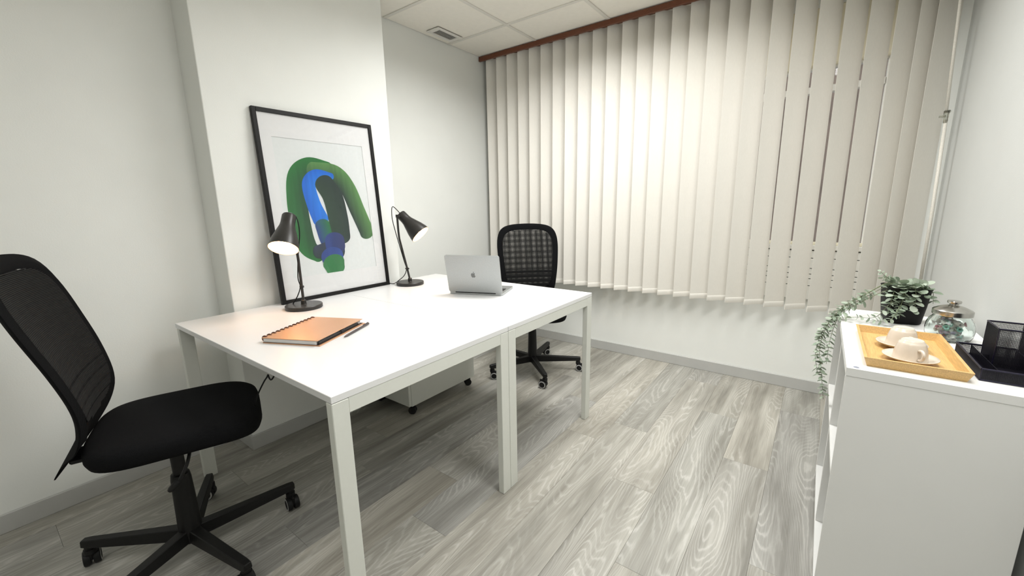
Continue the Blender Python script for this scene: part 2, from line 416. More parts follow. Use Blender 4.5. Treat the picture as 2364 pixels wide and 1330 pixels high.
# ------------------------------------------------------------------ window behind the blind
def wf(b):
    x0, x1 = WX0, 2.455
    y0, y1 = YW + 0.03, YW + 0.085
    box(b, x0, x0 + 0.05, y0, y1, WZ0 + 0.01, 1.96, 0.003); box(b, 2.41, 2.455, y0, y1, WZ0 + 0.01, 1.96, 0.003)
    box(b, x0 + 0.05, 2.41, y0, y1, WZ0 + 0.01, WZ0 + 0.02, 0.003); box(b, x0 + 0.05, 2.41, y0, y1, 1.945, 1.96, 0.003)
    box(b, 1.28, 1.35, y0, y1, WZ0 + 0.02, 1.945, 0.003)
win = struct('window_1', wf, M_pvc)
one('transom', M_pvc, win, lambda b: box(b, WX0 + 0.05, 2.41, YW + 0.025, YW + 0.08, 1.815, 1.851, 0.003))
for a, c in ((WX0 + 0.05, 1.28), (1.35, 2.41)):
    one('pane', M_pane, win, lambda b: box(b, a, c, YW + 0.055, YW + 0.059, WZ0 + 0.02, 1.945))
one('shutter_box', M_box, win, lambda b: box(b, WX0, WX1, YW - 0.004, YW + 0.10, 1.955, WZ1, 0.006))
one('jamb_cover', M_pvc, win, lambda b: box(b, 2.455, WX1, YW + 0.02, YW + 0.06, WZ0 + 0.01, 1.955, 0.002))
one('sill', M_pvc, win, lambda b: box(b, WX0 - 0.03, WX1, YW - 0.035, YW + 0.09, WZ0 - 0.015, WZ0 + 0.012, 0.003))
one('sill_track', M_box, win, lambda b: box(b, WX0, WX1, YW - 0.012, YW + 0.03, WZ0 + 0.012, WZ0 + 0.03, 0.003))
tr1 = struct('trim_1', lambda b: box(b, WX0, WX1, YW - 0.012, YW - 0.001, 0.60, 0.905), M_hole)
zz = [0.905, 0.858, 0.795, 0.76, 0.731, 0.688, 0.60]
for a, c in zip(zz[1:], zz): one('panel_board', M_pvc, tr1, lambda b: box(b, WX0, WX1, YW - 0.024, YW - 0.012, a + 0.002, c - 0.002, 0.002))
# courtyard seen dimly through the glass
struct('wall_courtyard', lambda b: box(b, -3, 6, 4.6, 4.8, -3, 3.1), M_out)

# ------------------------------------------------------------------ vertical blind
vb = thing('vertical_blind', 'wide cream fabric vertical blind hanging from a brown rail over the window', 'blind', (0, 2.43, 0))
def rail(b):
    box(b, XREC + 0.006, XR - 0.01, -0.016, 0.004, 2.402, CEIL, 0.002); box(b, XREC + 0.006, XR - 0.01, 0.045, 0.080, 2.428, CEIL)
one('head_rail', M_rail, vb, rail)
HT, HB = 2.426, 0.552
def slat_bm():
    b = BM(); n = 10; w = 0.128
    L = []
    for i in range(n + 1):
        s = i / n; x = w * s; y = 0.004 * sin(pi * s)      # gently bowed cloth
        L.append((x, y))
    for th in (0.0, 0.0009):
        pass
    f = [[b.verts.new((x, y + t, z)) for x, y in L] for t in (0, 0.0009) for z in (HB, HT)]
    for A, B in ((f[0], f[1]), (f[3], f[2]), (f[1], f[3]), (f[2], f[0])):
        for i in range(n): b.faces.new((A[i], A[i + 1], B[i + 1], B[i]))
    for i in (0, n): b.faces.new((f[0][i], f[1][i], f[3][i], f[2][i]))
    return b
def hem_bm():
    b = BM(); w = 0.128; n = 10
    rows = []
    for z, t in ((HB - 0.001, 0.0012), (HB + 0.006, 0.0026), (HB + 0.02, 0.003), (HB + 0.031, 0.0022), (HB + 0.0335, 0.0006)):
        fr = []; bk = []
        for i in range(n + 1):
            s = i / n; y = 0.004 * sin(pi * s)
            fr.append(b.verts.new((w * s, y - t, z))); bk.append(b.verts.new((w * s, y + 0.0009 + t, z)))
        rows.append((fr, bk))
    for (a, a2), (c, c2) in zip(rows, rows[1:]):
        for i in range(n):
            b.faces.new((a[i], a[i + 1], c[i + 1], c[i])); b.faces.new((a2[i + 1], a2[i], c2[i], c2[i + 1]))
        for i in (0, n): b.faces.new((a[i], c[i], c2[i], a2[i]))
    for fr, bk in (rows[0], rows[-1]):
        for i in range(n): b.faces.new((fr[i], fr[i + 1], bk[i + 1], bk[i]))
    return b
sl_me = link_mesh('slat', slat_bm(), M_fab, vb, smooth=True, autos=40)
hm_me = link_mesh('hem_weight', hem_bm(), M_fab, sl_me, smooth=True, autos=50)
ANG = radians(40.5)
xsl = [0.543 + 0.1102 * i for i in range(-7, 16)] + [2.300, 2.404, 2.489, 2.551]
angs = [ANG] * 24 + [ANG, ANG * 1.0, ANG * 1.05, ANG * 1.1]
for i, x in enumerate(xsl):
    s = sl_me if i == 0 else sl_me.copy()
    if i:
        COL.objects.link(s); h = hm_me.copy(); COL.objects.link(h); h.parent = s
    s.location = (x, 2.45 - 2.43, 0); s.rotation_euler = (0, 0, angs[i] + radians(random.uniform(-1.2, 1.2)))
def cordfn(b):
    tube(b, [(2.608, 2.40 - 2.43, 2.40), (2.612, 2.395 - 2.43, 2.1), (2.633, 2.40 - 2.43, 1.60)], 0.006, 8)
    tube(b, [(2.636, 2.40 - 2.43, 1.57), (2.646, 2.40 - 2.43, 1.15), (2.650, 2.40 - 2.43, 0.80)], 0.007, 8)
cd = one('control_cord', M_cord, vb, cordfn, smooth=True)
def conn(b):
    tube(b, [(2.634, -0.03, 1.61), (2.635, -0.03, 1.555)], [0.011, 0.008], 10)
    box(b, 2.610, 2.634, -0.034, -0.026, 1.580, 1.590, 0.002); box(b, 2.625, 2.648, -0.036, -0.024, 1.60, 1.612, 0.003)
one('cord_connector', M_clear, cd, conn)

# ------------------------------------------------------------------ desks
TH = 0.730
def make_desk(y0, y1, label):
    d = thing('desk', label, 'desk', (0.65, (y0 + y1) / 2, 0), 0, 'two white desks pushed together')
    hx, hy = 0.615, (y1 - y0) / 2 - 0.001
    one('tabletop', M_desk_top, d, lambda b: box(b, -0.636 + 0.018, 0.60, -hy, hy, TH - 0.020, TH, 0.0012))
    X1, X0 = 0.60, -0.605
    for sx in (0, 1):
        for sy in (-1, 1):
            def leg(b):
                xa, xb = ((X0, X0 + 0.027) if sx == 0 else (X1 - 0.028, X1))
                ya, yb = ((-hy, -hy + 0.049) if sy < 0 else (hy - 0.049, hy))
                box(b, xa, xb, ya, yb, 0.0, TH - 0.0215, 0.0018)
            one('leg', M_desk_leg, d, leg)
        def apr(b):
            xa, xb = ((X0 + 0.002, X0 + 0.022) if sx == 0 else (X1 - 0.022, X1 - 0.0012))
            box(b, xa, xb, -hy + 0.049, hy - 0.049, TH - 0.064, TH - 0.0205, 0.0012)
        one('apron', M_desk_leg, d, apr)
    for sy in (-1, 1):
        one('cross_bar', M_desk_leg, d, lambda b: box(b, X0 + 0.03, X1 - 0.03, sy * (hy - 0.055) - 0.012, sy * (hy - 0.055) + 0.012, TH - 0.036, TH - 0.0205, 0.0012))
    return d
make_desk(0.0, 0.7563, 'white rectangular desk nearer the camera, with notebook and first lamp on it')
make_desk(0.7563, 1.5127, 'white rectangular desk nearer the window, with the open laptop on it')

# ------------------------------------------------------------------ pedestal under the desks
pd = thing('drawer_pedestal', 'low grey white drawer pedestal on black casters under the desks', 'cabinet', (0.225, 1.185, 0))
def pb(b): box(b, -0.175, 0.185, -0.262, 0.28, 0.06, 0.56, 0.002)
one('body', M_desk_leg, pd, pb)
for z0, z1 in ((0.064, 0.325), (0.329, 0.44), (0.444, 0.556)):
    dr = one('drawer', M_desk_leg, pd, lambda b: box(b, -0.173, 0.183, -0.28, -0.262, z0, z1, 0.002))
    one('drawer_handle', M_alu, dr, lambda b: box(b, -0.05, 0.06, -0.292, -0.28, z1 - 0.045, z1 - 0.035, 0.002))
def ped_caster(x, y, a):
    def fn(b):
        R = Matrix.Translation((x, y, 0)) @ Matrix.Rotation(a, 4, 'Z')
        for s in (-1, 1):
            lathe(b, [(0, -0.007), (0.020, -0.007), (0.023, -0.004), (0.023, 0.004), (0.020, 0.007), (0, 0.007)], 20, R @ Matrix.Translation((0, s * 0.010, 0.0232)) @ Matrix.Rotation(pi / 2, 4, 'X'))
        box(b, -0.010, 0.018, -0.004, 0.004, 0.02, 0.052, 0.002, mtx=R); box(b, -0.014, 0.014, -0.014, 0.014, 0.052, 0.0605, 0.001, mtx=R)
    one('caster', M_blackpl, pd, fn, smooth=True, autos=35)
for x, y, a in ((0.155, -0.235, 0.6), (0.155, 0.245, 1.0), (-0.145, -0.235, 0.2), (-0.145, 0.245, 2.0)): ped_caster(x, y, a)

# ------------------------------------------------------------------ office chairs
PROF = [(-0.125, -0.277), (-0.09, -0.256), (-0.05, -0.228), (0.0, -0.192), (0.06, -0.172), (0.127, -0.170), (0.23, -0.192), (0.36, -0.232), (0.46, -0.262), (0.545, -0.288)]
_pc = catmull([(a, b, 0) for a, b in PROF], 8); PROFC = [(p.x, p.y) for p in _pc]
OUT = [(0.0, -0.125), (0.026, -0.125), (0.034, -0.115), (0.052, -0.085), (0.095, -0.05), (0.148, -0.015), (0.182, 0.025), (0.197, 0.075), (0.206, 0.13), (0.219, 0.22), (0.229, 0.33), (0.231, 0.40), (0.224, 0.455), (0.205, 0.498), (0.170, 0.525), (0.115, 0.539), (0.05, 0.544), (0.0, 0.545)]
INN = [(0.0, 0.062), (0.06, 0.062), (0.11, 0.068), (0.140, 0.090), (0.162, 0.13), (0.176, 0.22), (0.187, 0.33), (0.189, 0.39), (0.182, 0.435), (0.164, 0.468), (0.132, 0.488), (0.09, 0.497), (0.04, 0.500), (0.0, 0.5005)]
def smooth2(p): return [(q.x, q.y) for q in catmull([(a, b, 0) for a, b in p], 5)]
OUTS, INNS = resample(smooth2(OUT), 46), resample(smooth2(INN), 46)
INW = sorted([(z, x) for x, z in INNS])
def inhw(z): return interp(INW, z)
def backpt(x, z, off=0.0):
    y = interp(PROFC, z) + 0.020 * (x / 0.23) ** 2
    return V((x, y + off, z))
def frame_bm():
    b = BM(); loops = []
    full_o = OUTS + [(-x, z) for x, z in OUTS[-2:0:-1]]; full_i = INNS + [(-x, z) for x, z in INNS[-2:0:-1]]
    n = len(full_o)
    mid = [((o[0] + i[0]) / 2, (o[1] + i[1]) / 2) for o, i in zip(full_o, full_i)]
    rings = []
    for pts, off in ((full_o, 0.0), (None, 0.011), (full_i, 0.004), (full_i, -0.004), (None, -0.013), (full_o, -0.004)):
        pp = pts or mid
        rings.append([b.verts.new(backpt(x, z, off)) for x, z in pp])
    rings.append(rings[0])
    for A, B in zip(rings, rings[1:]):
        for k in range(n): b.faces.new((A[k], A[(k + 1) % n], B[(k + 1) % n], B[k]))
    return b
def strands_bm(pitch, wd, off):
    b = BM()
    def strip(pts, wvec, dvec):
        prev = None; first = None
        for p in pts:
            r = [b.verts.new(p + wvec * s + dvec * q) for s, q in ((-1, -1), (1, -1), (1, 1), (-1, 1))]
            if prev:
                for k in range(4): b.faces.new((prev[k], prev[(k + 1) % 4], r[(k + 1) % 4], r[k]))
            prev = r
    dep = V((0, 0.0028, 0))
    x = -0.19
    while x < 0.19:
        zsm = [0.05 + 0.45 * i / 60 for i in range(61)]
        ok = [z for z in zsm if inhw(z) + 0.004 >= abs(x)]
        if len(ok) > 2:
            z0, z1 = ok[0], ok[-1]; nn = 11
            strip([backpt(x, z0 + (z1 - z0) * i / nn, off) for i in range(nn + 1)], V((wd / 2, 0, 0)), dep)
        x += pitch
    z = 0.052
    while z < 0.5:
        h = inhw(z) + 0.004; nn = 6
        strip([backpt(-h + 2 * h * i / nn, z, off + 0.0008) for i in range(nn + 1)], V((0, 0, wd / 2)), dep)
        z += pitch
    return b
def bars_bm(z, hgt):
    b = BM(); h = inhw(z) + 0.012; n = 10; rings = []
    for i in range(n + 1):
        x = -h + 2 * h * i / n
        rings.append([b.verts.new(backpt(x, z + dz, o)) for dz, o in ((-hgt / 2, -0.005), (-hgt / 2, 0.006), (0, 0.009), (hgt / 2, 0.006), (hgt / 2, -0.005))])
    for A, B in zip(rings, rings[1:]):
        for k in range(5): b.faces.new((A[k], A[(k + 1) % 5], B[(k + 1) % 5], B[k]))
    b.faces.new(rings[0]); b.faces.new(rings[-1]); return b
def seat_bm():
    b = BM(); n = 56; rings = []
    def ol(k, s):
        a = 2 * pi * k / n; c, si = cos(a), sin(a); e = 2 / 4.2
        return (0.222 * s * math.copysign(abs(c) ** e, c), 0.035 + 0.225 * s * math.copysign(abs(si) ** e, si))
    for s, dz in ((0.0, -0.066), (0.6, -0.066), (0.90, -0.064), (0.975, -0.056), (1.0, -0.040), (1.0, -0.022), (0.985, -0.010), (0.94, -0.003), (0.86, 0.0), (0.6, -0.002), (0.3, -0.005), (0.0, -0.006)):
        if s == 0: rings.append([b.verts.new((0, 0.035, dz))]); continue
        R = []
        for k in range(n):
            x, y = ol(k, s); t = max(0, (y - 0.10) / 0.16); R.append(b.verts.new((x, y, dz - 0.016 * t * t - 0.004 * (abs(x) / 0.2) ** 2)))
        rings.append(R)
    for A, B in zip(rings, rings[1:]):
        for k in range(n):
            j = (k + 1) % n
            if len(A) == 1: b.faces.new((A[0], B[k], B[j]))
            elif len(B) == 1: b.faces.new((A[k], A[j], B[0]))
            else: b.faces.new((A[k], A[j], B[j], B[k]))
    return b
def caster_fn(b):
    for s in (-1, 1):
        M = Matrix.Translation((0.014, s * 0.0135, 0.027)) @ Matrix.Rotation(s * -pi / 2, 4, 'X')
        lathe(b, [(0, -0.010), (0.025, -0.010), (0.027, -0.007), (0.027, 0.006), (0.0245, 0.0085)], 24, M, 0)
        lathe(b, [(0.0245, 0.0085), (0.0185, 0.0095)], 24, M, 1)
        lathe(b, [(0.0185, 0.0095), (0.0165, 0.007), (0.007, 0.007), (0.006, 0.009), (0, 0.009)], 24, M, 0)
    box(b, -0.012, 0.036, -0.0045, 0.0045, 0.024, 0.060, 0.004, 0)
    lathe(b, [(0.0, 0.050), (0.017, 0.052), (0.017, 0.068), (0.0, 0.070)], 16, None, 0)
def make_chair(zs, label, dz=0.0):
    c = thing('office_chair', label, 'chair', (0, 0, 0), 0, 'black swivel office chairs')
    seat = link_mesh('seat', seat_bm(), M_blackfab, c, smooth=True, loc=(0, 0, zs))
    bk = link_mesh('backrest', frame_bm(), M_blackfab, c, smooth=True, loc=(0, 0, zs + dz), autos=60)
    link_mesh('mesh_panel', strands_bm(0.0042, 0.0015, 0.005), M_mesh, bk)
    link_mesh('mesh_panel', strands_bm(0.0047, 0.0013, -0.009), M_mesh, bk)
    for z in (0.190, 0.156, 0.122, 0.090): link_mesh('lumbar_bar', bars_bm(z, 0.019), M_blackfab, bk)
    def mech(b):
        box(b, -0.075, 0.075, -0.11, 0.10, zs - 0.098, zs - 0.064, 0.008, seg=2)
        box(b, -0.045, 0.045, -0.236, -0.10, zs - 0.082, zs - 0.066, 0.004)
    one('tilt_mechanism', M_blackpl, c, mech)
    def lever(b):
        tube(b, catmull([(0.08, 0.05, zs - 0.078), (0.15, 0.055, zs - 0.085), (0.18, 0.045, zs - 0.115), (0.165, 0.02, zs - 0.165), (0.135, -0.005, zs - 0.20)], 5), 0.005, 8)
        tube(b, [(0.165, 0.02, zs - 0.165), (0.135, -0.005, zs - 0.20), (0.128, -0.012, zs - 0.21)], [0.007, 0.010, 0.008], 8)
    one('lever', M_blackpl, c, lever, smooth=True)
    def col(b):
        lathe(b, [(0, 0.065), (0.036, 0.065), (0.034, 0.12), (0.029, 0.30), (0.026, 0.32), (0.019, 0.322), (0.019, zs - 0.09), (0, zs - 0.09)], 28)
    one('gas_column', M_blackmet, c, col, smooth=True, autos=30)
    return c
def legs(c, R, rot, cast):
    src = None
    for k in range(5):
        a = rot + 72 * k
        def arm(b):
            P = [(0.020, 0.021, 0.066, 0.112), (0.10, 0.019, 0.068, 0.110), (R - 0.005, 0.0155, 0.078, 0.106), (R + 0.017, 0.0135, 0.081, 0.104)]
            rr = [[b.verts.new(q) for q in ((x, -h, z0), (x, h, z0), (x, h * 0.82, z1), (x, -h * 0.82, z1))] for x, h, z0, z1 in P]
            for A, B in zip(rr, rr[1:]):
                for i in range(4): b.faces.new((A[i], A[(i + 1) % 4], B[(i + 1) % 4], B[i]))
            b.faces.new(rr[0][::-1]); b.faces.new(rr[-1])
            bmesh.ops.bevel(b, geom=[e for e in b.edges], offset=0.0025, segments=1, affect='EDGES')
            lathe(b, [(0, 0.060), (0.0135, 0.060), (0.0135, 0.082), (0, 0.082)], 14, Matrix.Translation((R, 0, 0)))
        if src is None:
            l = one('base_leg', M_blackmet, c, arm); src = l
            ca = one('caster', [M_blackpl, M_ring], l, caster_fn, smooth=True, autos=35); csrc = ca
        else:
            l = src.copy(); COL.objects.link(l); ca = csrc.copy(); COL.objects.link(ca); ca.parent = l
        l.rotation_euler = (0, 0, radians(a)); ca.location = (R, 0, 0); ca.rotation_euler = (0, 0, radians(cast[k] - a))
ch1 = make_chair(0.548, 'black swivel chair in the left foreground, high seat, back to the left wall')
ch1.location = (0.53, -0.175, 0); T1 = radians(19.5); ch1.rotation_euler = (0, 0, -T1)
ch2 = make_chair(0.494, 'black mesh back swivel chair behind the laptop, in front of the blind', 0.024)
ch2.location = (0.591, 1.912, 0); T2 = radians(138.0); ch2.rotation_euler = (0, 0, -T2)
legs(ch1, 0.322, 9 + 19.5, [200, 10, 250, 190, 290])
legs(ch2, 0.335, 30 + 138.0, [150, 20, 290, 170, 330])

# ------------------------------------------------------------------ picture
FW, FH, FD = 0.648, 0.950, 0.020
pic = thing('framed_picture', 'large black framed abstract print leaning against the white pillar on the desk', 'picture', (0.090, 0.748, TH + 0.0005))
lean = math.asin((0.090 - XPIL - FD - 0.001) / FH)
PX = Matrix.Rotation(-lean, 4, 'Y')
def to_pic(bm): bmesh.ops.transform(bm, matrix=PX, verts=bm.verts)
def pbox(y0, y1, z0, z1, x0, x1, bev=0.0012):
    def f(b): box(b, x0, x1, y0, y1, z0, z1, bev); to_pic(b)
    return f
bwid = 0.020
one('frame_side', M_frame, pic, pbox(-FW / 2, -FW / 2 + bwid, 0, FH, -FD, 0)); one('frame_side', M_frame, pic, pbox(FW / 2 - bwid, FW / 2, 0, FH, -FD, 0))
one('frame_rail', M_frame, pic, pbox(-FW / 2 + bwid, FW / 2 - bwid, 0, bwid, -FD, 0)); one('frame_rail', M_frame, pic, pbox(-FW / 2 + bwid, FW / 2 - bwid, FH - bwid, FH, -FD, 0))
one('backing_board', M_hole, pic, pbox(-FW / 2 + 0.01, FW / 2 - 0.01, 0.01, FH - 0.01, -FD + 0.001, -FD + 0.004, 0))
MY0, MY1, MZ0, MZ1 = -0.249, 0.249, 0.125, 0.822
def matb(b):
    a0, a1, c0, c1 = -FW / 2 + bwid - 0.004, FW / 2 - bwid + 0.004, bwid - 0.004, FH - bwid + 0.004
    box(b, -0.0115, -0.0085, a0, MY0, c0, c1); box(b, -0.0115, -0.0085, MY1, a1, c0, c1); box(b, -0.0115, -0.0085, MY0, MY1, c0, MZ0); box(b, -0.0115, -0.0085, MY0, MY1, MZ1, c1); to_pic(b)
one('mount', M_mat, pic, matb)
pr = one('print', M_paper, pic, pbox(MY0 - 0.01, MY1 + 0.01, MZ0 - 0.01, MZ1 + 0.01, -0.0135, -0.0118, 0))
one('glazing', M_glaze, pic, pbox(-FW / 2 + bwid - 0.003, FW / 2 - bwid + 0.003, bwid - 0.003, FH - bwid + 0.003, -0.006, -0.0045, 0))
# generic abstract brush strokes, flat print on the paper
def m_ink(name, c1, c2, vert=True):
    m = bpy.data.materials.new(name); m.use_nodes = True; t = NT(m)
    tc = t.add('ShaderNodeTexCoord'); mp = t.add('ShaderNodeMapping'); mp.inputs['Scale'].default_value = (1, 60, 5) if vert else (1, 6, 60)
    t.link(tc.outputs['Object'], mp.inputs[0]); n = t.add('ShaderNodeTexNoise', i_Scale=1.0, i_Detail=3.0); t.link(mp.outputs[0], n.inputs['Vector'])
    at = t.add('ShaderNodeAttribute', attribute_name='tone')
    r0 = t.ramp(at.outputs['Fac'], [(0.0, rgb(c1)), (1.0, rgb(c2))])
    r1 = t.ramp(n.outputs[0], [(0.3, (0.88, 0.88, 0.88, 1)), (0.7, (1.1, 1.1, 1.1, 1))])
    mu = t.add('ShaderNodeMixRGB', blend_type='MULTIPLY', n0=1.0); t.link(r0.outputs[0], mu.inputs[1]); t.link(r1.outputs[0], mu.inputs[2])
    t.link(mu.outputs[0], t.b.inputs['Base Color']); t.b.inputs['Roughness'].default_value = 0.85; return m
GREEN, DGREEN, LGREEN, BLUE, SLATE, DBLUE = (0.035, 0.20, 0.055), (0.03, 0.085, 0.045), (0.13, 0.30, 0.10), (0.02, 0.16, 0.68), (0.035, 0.055, 0.052), (0.04, 0.075, 0.27)
LAY = [0]
def stroke(pts, wid, c_in, c_out, c_a=None):
    P = catmull([(y, z, 0) for y, z in pts], 8); LAY[0] += 1; x = -0.01175 + 0.00022 * LAY[0]
    b = BM(); tl = b.verts.layers.float.new('tone'); rows = []; n = len(P); nc = 6
    def wat(i): return wid if not isinstance(wid, (list, tuple)) else interp([(k / (len(wid) - 1), q) for k, q in enumerate(wid)], i / (n - 1))
    for i, p in enumerate(P):
        d = (P[min(i + 1, n - 1)] - P[max(i - 1, 0)]).normalized(); nr = V((-d.y, d.x, 0)); row = []
        for k in range(nc + 1):
            q = p + nr * wat(i) * (k / nc - 0.5); v = b.verts.new((x, q.x, q.y)); v[tl] = k / nc; row.append(v)
        rows.append(row)
    for A, B in zip(rows, rows[1:]):
        for k in range(nc): b.faces.new((A[k], A[k + 1], B[k + 1], B[k]))
    for idx, sgn in ((0, -1), (n - 1, 1)):      # rounded stroke ends
        p = P[idx]; d = (P[min(idx + 1, n - 1)] - P[max(idx - 1, 0)]).normalized() * sgn; nr = V((-d.y, d.x, 0)) * sgn; hw = wat(idx) / 2
        cap = []
        for k in range(13):
            a = pi * k / 12; q = p + nr * (-hw * cos(a)) + d * (hw * 0.75 * sin(a)); v = b.verts.new((x, q.x, q.y)); v[tl] = k / 12; cap.append(v)
        b.faces.new(cap)
    to_pic(b)
    link_mesh('ink_stroke', b, m_ink('ink_%d' % LAY[0], c_in, c_out), pr)
stroke([(-0.095, 0.225), (-0.150, 0.28), (-0.168, 0.40), (-0.168, 0.52), (-0.145, 0.635), (-0.075, 0.682), (0.02, 0.672)], [0.075, 0.10, 0.105, 0.105, 0.105, 0.11, 0.10], DGREEN, GREEN)
stroke([(-0.06, 0.665), (0.06, 0.655), (0.125, 0.585), (0.170, 0.46), (0.205, 0.36), (0.212, 0.325)], [0.10, 0.105, 0.10, 0.098, 0.096, 0.088], SLATE, LGREEN)
stroke([(0.038, 0.645), (-0.045, 0.648), (-0.095, 0.60), (-0.085, 0.50), (-0.058, 0.415)], [0.035, 0.06, 0.072, 0.078, 0.09], BLUE, (0.03, 0.24, 0.80))
stroke([(-0.052, 0.385), (-0.035, 0.30), (0.0, 0.235)], [0.085, 0.085, 0.07], DBLUE, GREEN)
stroke([(-0.01, 0.605), (0.03, 0.53), (0.045, 0.41), (0.05, 0.315)], [0.11, 0.12, 0.118, 0.105], (0.04, 0.075, 0.05), SLATE)
stroke([(-0.10, 0.245), (-0.045, 0.245), (0.02, 0.245)], [0.07, 0.10, 0.10], SLATE, (0.05, 0.065, 0.11))
stroke([(0.005, 0.30), (0.005, 0.265)], [0.115, 0.115], DBLUE, (0.05, 0.06, 0.16))
stroke([(-0.022, 0.215), (-0.02, 0.20)], [0.13, 0.125], DBLUE, (0.05, 0.10, 0.36))
stroke([(-0.018, 0.175), (-0.013, 0.148)], [0.128, 0.112], (0.055, 0.235, 0.09), (0.05, 0.22, 0.08))

# ------------------------------------------------------------------ desk lamps
def orient(d):
    return V(d).normalized().to_track_quat('Z', 'Y').to_matrix().to_4x4()
def make_lamp(base, pole, top, axis, label, clipt, cable, endc):
    L = thing('desk_lamp', label, 'lamp', (base[0], base[1], TH), 0, 'lit black desk lamps')
    rel = lambda p: V(p) - V((base[0], base[1], TH))
    one('base', M_lampblk, L, lambda b: lathe(b, [(0, 0.0), (0.080, 0.0), (0.083, 0.003), (0.083, 0.016), (0.081, 0.019), (0.014, 0.0195), (0.013, 0.021), (0, 0.021)], 48), smooth=True, autos=30)
    def pf(b):
        tube(b, [rel(p) for p in pole], 0.0062, 10)
    p = one('pole', M_lampblk, L, pf, smooth=True, autos=40)
    b0 = rel(pole[0])
    one('pole_socket', M_lampblk, p, lambda b: lathe(b, [(0, -0.012), (0.012, -0.012), (0.012, 0.010), (0.008, 0.014), (0, 0.014)], 16, Matrix.Translation(b0)), smooth=True, autos=30)
    ct = rel(clipt); one('cable_clip', M_lampblk, p, lambda b: (lathe(b, [(0.006, -0.006), (0.010, -0.004), (0.010, 0.004), (0.006, 0.006)], 12, Matrix.Translation(ct)), box(b, ct.x - 0.016, ct.x + 0.016, ct.y - 0.003, ct.y + 0.003, ct.z - 0.003, ct.z + 0.003)))
    A = V(axis).normalized(); T = rel(top)
    Mx = Matrix.Translation(T) @ orient(A)
    outer = [(0, -0.002), (0.020, -0.002), (0.0275, 0.001), (0.030, 0.006), (0.0305, 0.045), (0.033, 0.062), (0.042, 0.090), (0.054, 0.127), (0.061, 0.157), (0.0635, 0.176)]
    inner = [(0.0615, 0.176), (0.0595, 0.157), (0.052, 0.127), (0.040, 0.090), (0.031, 0.062), (0.0, 0.060)]
    def sh(b):
        lathe(b, outer, 44, Mx, 0); lathe(b, [outer[-1], inner[0]], 44, Mx, 0); lathe(b, inner, 44, Mx, 1)
    s = one('shade', [M_lampblk, M_shadein], L, sh, smooth=True, autos=45)
    def bl(b):
        lathe(b, [(0, 0.062), (0.013, 0.062), (0.014, 0.085), (0.022, 0.100), (0.030, 0.120), (0.031, 0.132), (0.026, 0.148), (0.014, 0.157), (0, 0.159)], 28, Mx)
    one('bulb', M_bulb, s, bl, smooth=True)
    def jt(b):
        q = rel(pole[-1]); tube(b, [q, T + A * 0.028], 0.007, 8)
        lathe(b, [(0, -0.008), (0.009, -0.008), (0.009, 0.008), (0, 0.008)], 12, Matrix.Translation(q))
    one('joint', M_lampblk, L, jt)
    one('cable', M_blackpl, L, lambda b: tube(b, catmull([rel(q) for q in cable], 6), 0.0024, 6), smooth=True)
    return L
# lamp nearer the camera
C1 = V((0.236, 0.456, TH)); 
ax1 = V((0.385, -0.425, -0.81)).normalized()
op1 = V((0.285, 0.372, 1.033)); tp1 = op1 - ax1 * 0.172
pol1 = [(0.236, 0.456, TH + 0.028), (0.233, 0.456, 0.965), (0.231, 0.452, 1.08), (0.230, 0.449, 1.150)]
make_lamp(C1, pol1, tp1, ax1, 'black desk lamp at the left front of the framed picture, shining onto the notebook', (0.2345, 0.4565, 0.835),
          [tuple(tp1 + V((-0.012, 0.008, 0.0))), (0.238, 0.467, 1.165), (0.246, 0.47, 1.09), (0.236, 0.455, 0.98), (0.226, 0.448, 0.88), (0.229, 0.452, 0.835), (0.217, 0.44, 0.79), (0.197, 0.428, 0.758), (0.172, 0.430, TH + 0.004), (0.14, 0.445, TH + 0.003), (0.108, 0.462, TH + 0.003)], None)
# lamp nearer the window
C2 = V((0.197, 1.142, TH))
ax2 = V((0.65, 0.278, -0.70)).normalized()
op2 = V((0.262, 1.190, 1.038)); tp2 = op2 - ax2 * 0.174
pol2 = [(0.197, 1.142, TH + 0.028), (0.190, 1.132, 0.83), (0.168, 1.105, 1.015), (0.1665, 1.103, 1.06), (0.166, 1.102, 1.150)]
make_lamp(C2, pol2, tp2, ax2, 'black desk lamp on the desk between the framed picture and the laptop', (0.190, 1.132, 0.83),
          [tuple(tp2 + V((0.0, 0.0, 0.003))), (0.155, 1.082, 1.205), (0.150, 1.077, 1.14), (0.157, 1.088, 1.06), (0.166, 1.10, 0.99), (0.182, 1.118, 0.88), (0.187, 1.128, 0.83), (0.180, 1.115, 0.79), (0.150, 1.098, 0.76), (0.10, 1.092, TH + 0.003), (0.055, 1.086, TH + 0.003), (0.036, 1.05, TH + 0.003)], None)

# ------------------------------------------------------------------ laptop
hinge0 = V((0.605, 1.072, 0)); hinge1 = V((0.892, 1.181, 0))
hd = (hinge1 - hinge0).normalized(); hc = (hinge0 + hinge1) / 2
rzl = math.atan2(hd.y, hd.x)
lap = thing('laptop', 'open silver laptop with its lid back to the camera on the far desk', 'laptop', (hc.x, hc.y, TH), rzl)
LW, LDp = 0.305, 0.212
one('base', M_alu, lap, lambda b: (prism(b, [(x, y + LDp / 2 + 0.004) for x, y in rrect(LW, LDp, 0.011)], 0.0015, 0.0135), [box(b, sx * 0.13 - 0.006, sx * 0.13 + 0.006, yy - 0.006, yy + 0.006, 0, 0.0015) for sx in (-1, 1) for yy in (0.02, 0.20)]))
kb = one('keyboard', M_key, lap, lambda b: box(b, -0.137, 0.137, 0.035, 0.130, 0.0135, 0.0140))
for r in range(6):
    for c in range(14):
        one('key', M_key, kb, lambda b: box(b, -0.1355 + c * 0.0194, -0.1355 + c * 0.0194 + 0.0168, 0.037 + r * 0.0156, 0.037 + r * 0.0156 + 0.0132, 0.0140, 0.0150))
